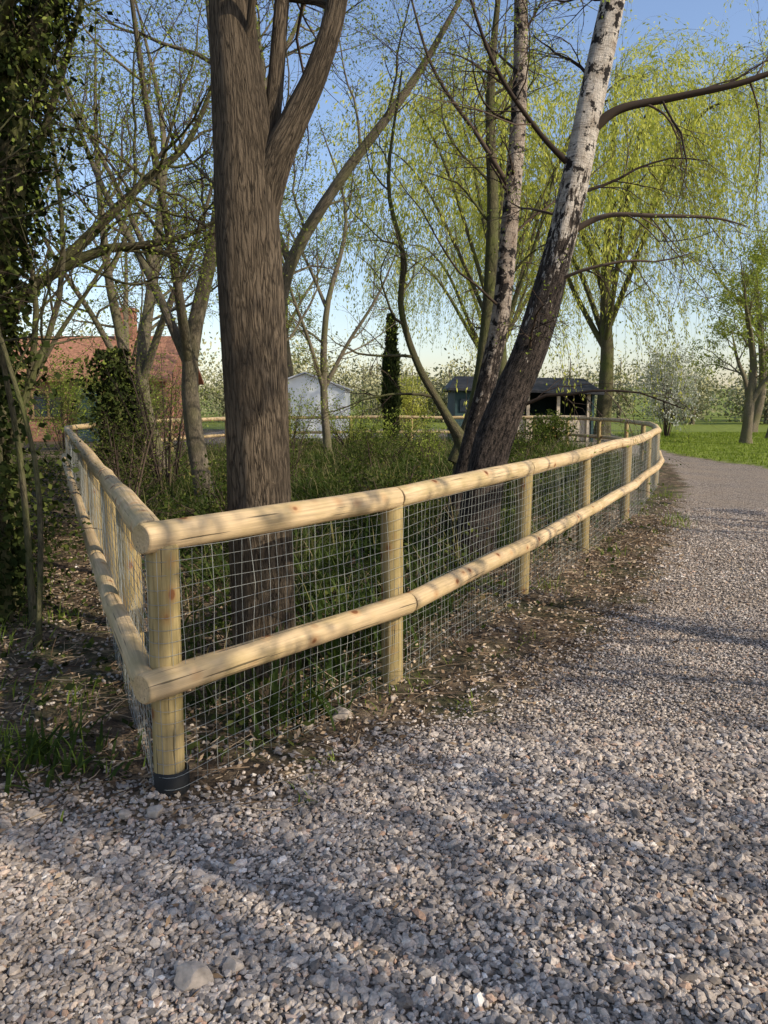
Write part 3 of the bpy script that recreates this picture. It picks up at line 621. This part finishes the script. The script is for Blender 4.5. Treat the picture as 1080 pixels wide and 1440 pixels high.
mb=MB();N=230
for q in range(N):
    a=math.radians(rng.uniform(-52,52));d=rng.uniform(58,120);x=math.sin(a)*d;y=math.cos(a)*d;h=rng.uniform(3.5,7.5)*(1 if x>-5 else 1.2);w=h*rng.uniform(.45,.75)
    P,R=limb([(x,y,-.2,.2),(x,y,h*.5,.14),(x,y,h*.9,.03)],6);tubes(mb,P[None],R[None],5,0)
    m=1000;u=nrm(rng.normal(size=(m,3)))*rng.random((m,1))**.5
    u*=1+.18*np.sin(u[:,[0]]*6+q)+.18*np.sin(u[:,[1]]*7+2*q)+.15*np.sin(u[:,[2]]*8)
    pos=np.stack([x+u[:,0]*w,y+u[:,1]*w,np.maximum(h*.48+u[:,2]*h*.5,.1)],1)
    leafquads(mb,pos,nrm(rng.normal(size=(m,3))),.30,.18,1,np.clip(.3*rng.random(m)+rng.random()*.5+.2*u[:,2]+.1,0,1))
mb.obj('distant_trees',[M_bark2,L_far])

# ---------------------------------------------------------------- buildings
def brickmat():
    m,nt,out=newmat('brick');tc=nd(nt,'TexCoord').outputs['Object']
    s=nd(nt,'SeparateXYZ',{0:tc});v=nd(nt,'CombineXYZ',{0:math_(nt,'ADD',s.outputs[0],s.outputs[1]),1:s.outputs[2]}).outputs[0]
    b=nd(nt,'TexBrick',{'Vector':v,'Color1':(.36,.15,.08,1),'Color2':(.25,.10,.055,1),'Mortar':(.36,.29,.22,1),'Scale':4.5,'Mortar Size':.015})
    c=mix(nt,.5,b.outputs[0],ramp(nt,noise(nt,tc,1.5,4),[(.3,(.25,.25,.25)),(.7,(.7,.7,.7))]),'OVERLAY')
    finish(nt,out,c,.9,b.outputs[1],.3,.01);return m
M_brick=brickmat();M_tile=simple('clay_roof_tile',(.32,.15,.085),.85,.4,9)
M_white=simple('white_paint',(.82,.82,.80),.6,.03,3);M_glass=simple('window_glass',(.03,.04,.05),.08,.1,1)
M_black=simple('black_roofing',(.03,.03,.033),.7,.3,4);M_green=simple('dark_green_boards',(.03,.06,.06),.7,.25,5)
M_board=simple('pale_boards',(.46,.38,.28),.8,.2,6);M_frame=simple('oak_frames',(.26,.17,.08),.7,.2,6);M_greyroof=simple('grey_roof_sheet',(.62,.62,.62),.6,.1,3)
def gable(mb,x0,x1,y0,y1,z0,z1,mat,over=.3,th=.12):
    ym=(y0+y1)/2
    for ya in(y0-over,y1+over):
        V=[(x0-over,ya,z0),(x1+over,ya,z0),(x1+over,ym,z1),(x0-over,ym,z1)];V=V+[(a,b,c+th) for a,b,c in V]
        mb.add(V,[[0,1,2,3],[4,5,6,7],[0,1,5,4],[1,2,6,5],[3,0,4,7]],mat)
hs=empty('brick_house')
w=MB();x0,x1,y0,y1=-16.5,-8.7,31,36
w.box(((x0+x1)/2,(y0+y1)/2,1.25),(x1-x0,y1-y0,2.5),0)
for xx in(x0,x1): 
    s=.15 if xx==x0 else -.15
    w.add([(xx,y0,2.5),(xx,y1,2.5),(xx,(y0+y1)/2,4.2),(xx+s,y0,2.5),(xx+s,y1,2.5),(xx+s,(y0+y1)/2,4.2)],[[0,1,2],[3,5,4]],0)
w.obj('walls',[M_brick],hs)
w=MB();gable(w,x0,x1,y0,y1,2.38,4.25,0);w.obj('roof',[M_tile],hs)
w=MB();w.box((-11,33.5,4.6),(.8,.6,1.6));w.box((-11,33.5,5.45),(.95,.75,.12));w.obj('chimney',[M_brick],hs)
w=MB();gq=MB()
for cx_ in(-15.2,-13.4,-10.1):
    gq.box((cx_,y0-.01,1.45),(1.2,.04,.9))
    for dx in(-.62,0,.62): w.box((cx_+dx,y0-.04,1.45),(.07,.08,1.0))
    for dz in(-.5,.5): w.box((cx_,y0-.045,1.45+dz),(1.36,.1,.07))
w.obj('window_frames',[M_frame],hs);gq.obj('windows',[M_glass],hs)
w=MB();w.box((-11.8,y0-.03,1.05),(.95,.08,2.1));w.obj('door',[M_green],hs)
mq=empty('white_outbuilding');w=MB();x0,x1,y0,y1=-5.2,-1.7,34,39
w.box(((x0+x1)/2,(y0+y1)/2,1.1),(x1-x0,y1-y0,2.2))
for yy,s in((y0,.1),(y1,-.1)): w.add([(x0,yy,2.2),(x1,yy,2.2),((x0+x1)/2,yy,2.8),(x0,yy+s,2.2),(x1,yy+s,2.2),((x0+x1)/2,yy+s,2.8)],[[0,1,2],[3,5,4]],0)
w.obj('walls',[M_white],mq)
w=MB();xm=(x0+x1)/2
for xa in(x0-.15,x1+.15):
    V=[(xa,y0-.15,2.14),(xa,y1+.15,2.14),(xm,y1+.15,2.83),(xm,y0-.15,2.83)];V=V+[(a,b,c+.06) for a,b,c in V];w.add(V,[[0,1,2,3],[4,5,6,7],[0,1,5,4],[1,2,6,5],[3,0,4,7]],0)
w.obj('roof',[M_greyroof],mq)
w=MB();w.box((-4.5,33.97,1.0),(.8,.05,2.0));w.obj('door',[M_board],mq)
sh=empty('timber_shed');w=MB();w.box((3.55,32.4,1.05),(1.5,3.6,2.1));w.box((6.25,34.15,1.0),(3.9,.1,2.0));w.box((8.25,32.4,1.0),(.1,3.6,2.0));w.obj('walls',[M_green],sh)
w=MB();V=[(2.55,30.3,2.12),(8.6,30.3,1.95),(8.3,32.4,2.55),(2.95,32.4,2.65),(8.6,34.5,1.95),(2.55,34.5,2.12)];w.add(V,[[0,1,2,3],[3,2,4,5],[0,3,5],[1,4,2]],0)
V2=[(a,b,c-.09) for a,b,c in V];w.add(V+V2,[[0,1,7,6],[1,4,10,7],[4,5,11,10],[5,0,6,11]],0);w.obj('roof',[M_black],sh)
w=MB()
for xx in(4.5,5.7,6.9,8.1): w.box((xx,30.7,.98),(.12,.12,1.95))
w.box((6.3,30.8,.55),(3.5,.05,1.0));w.box((5.1,30.8,1.4),(.95,.05,.6));w.obj('front_panels',[M_board],sh)
w=MB();w.box((3.3,30.57,1.45),(.6,.05,.5));w.obj('window',[M_glass],sh)

# ---------------------------------------------------------------- light, sky, camera
el=math.radians(31);az=np.array([.88,-.475]);az=az/np.linalg.norm(az)
ts=Vector((az[0]*math.cos(el),az[1]*math.cos(el),math.sin(el)))
sl_=bpy.data.lights.new('sun','SUN');sl_.energy=5.0;sl_.angle=math.radians(.5);sl_.color=(1,.92,.79)
so=bpy.data.objects.new('sun',sl_);scene.collection.objects.link(so);so.rotation_euler=ts.to_track_quat('Z','Y').to_euler();so.location=(20,-10,20)
wd=bpy.data.worlds.new('World');scene.world=wd;wd.use_nodes=True;nt=wd.node_tree
bg=nt.nodes['Background'];sk=nt.nodes.new('ShaderNodeTexSky');sk.sky_type='NISHITA';sk.sun_disc=False
sk.sun_elevation=el;sk.sun_rotation=math.atan2(az[0],az[1]);sk.air_density=1.2;sk.dust_density=1.0;sk.ozone_density=2.2
tint=mix(nt,1.0,sk.outputs[0],(1.34,1.28,1.36),'MULTIPLY')
nt.links.new(tint,bg.inputs[0]);bg.inputs[1].default_value=.15
cam=bpy.data.cameras.new('camera');co=bpy.data.objects.new('camera',cam);scene.collection.objects.link(co)
co.location=(0,0,1.5);co.rotation_euler=(math.radians(90-8.01),0,0)
cam.sensor_fit='VERTICAL';cam.sensor_height=36;cam.lens=27;cam.clip_end=3000;cam.clip_start=.05
scene.camera=co
scene.view_settings.view_transform='Standard';scene.view_settings.look='None';scene.view_settings.exposure=0
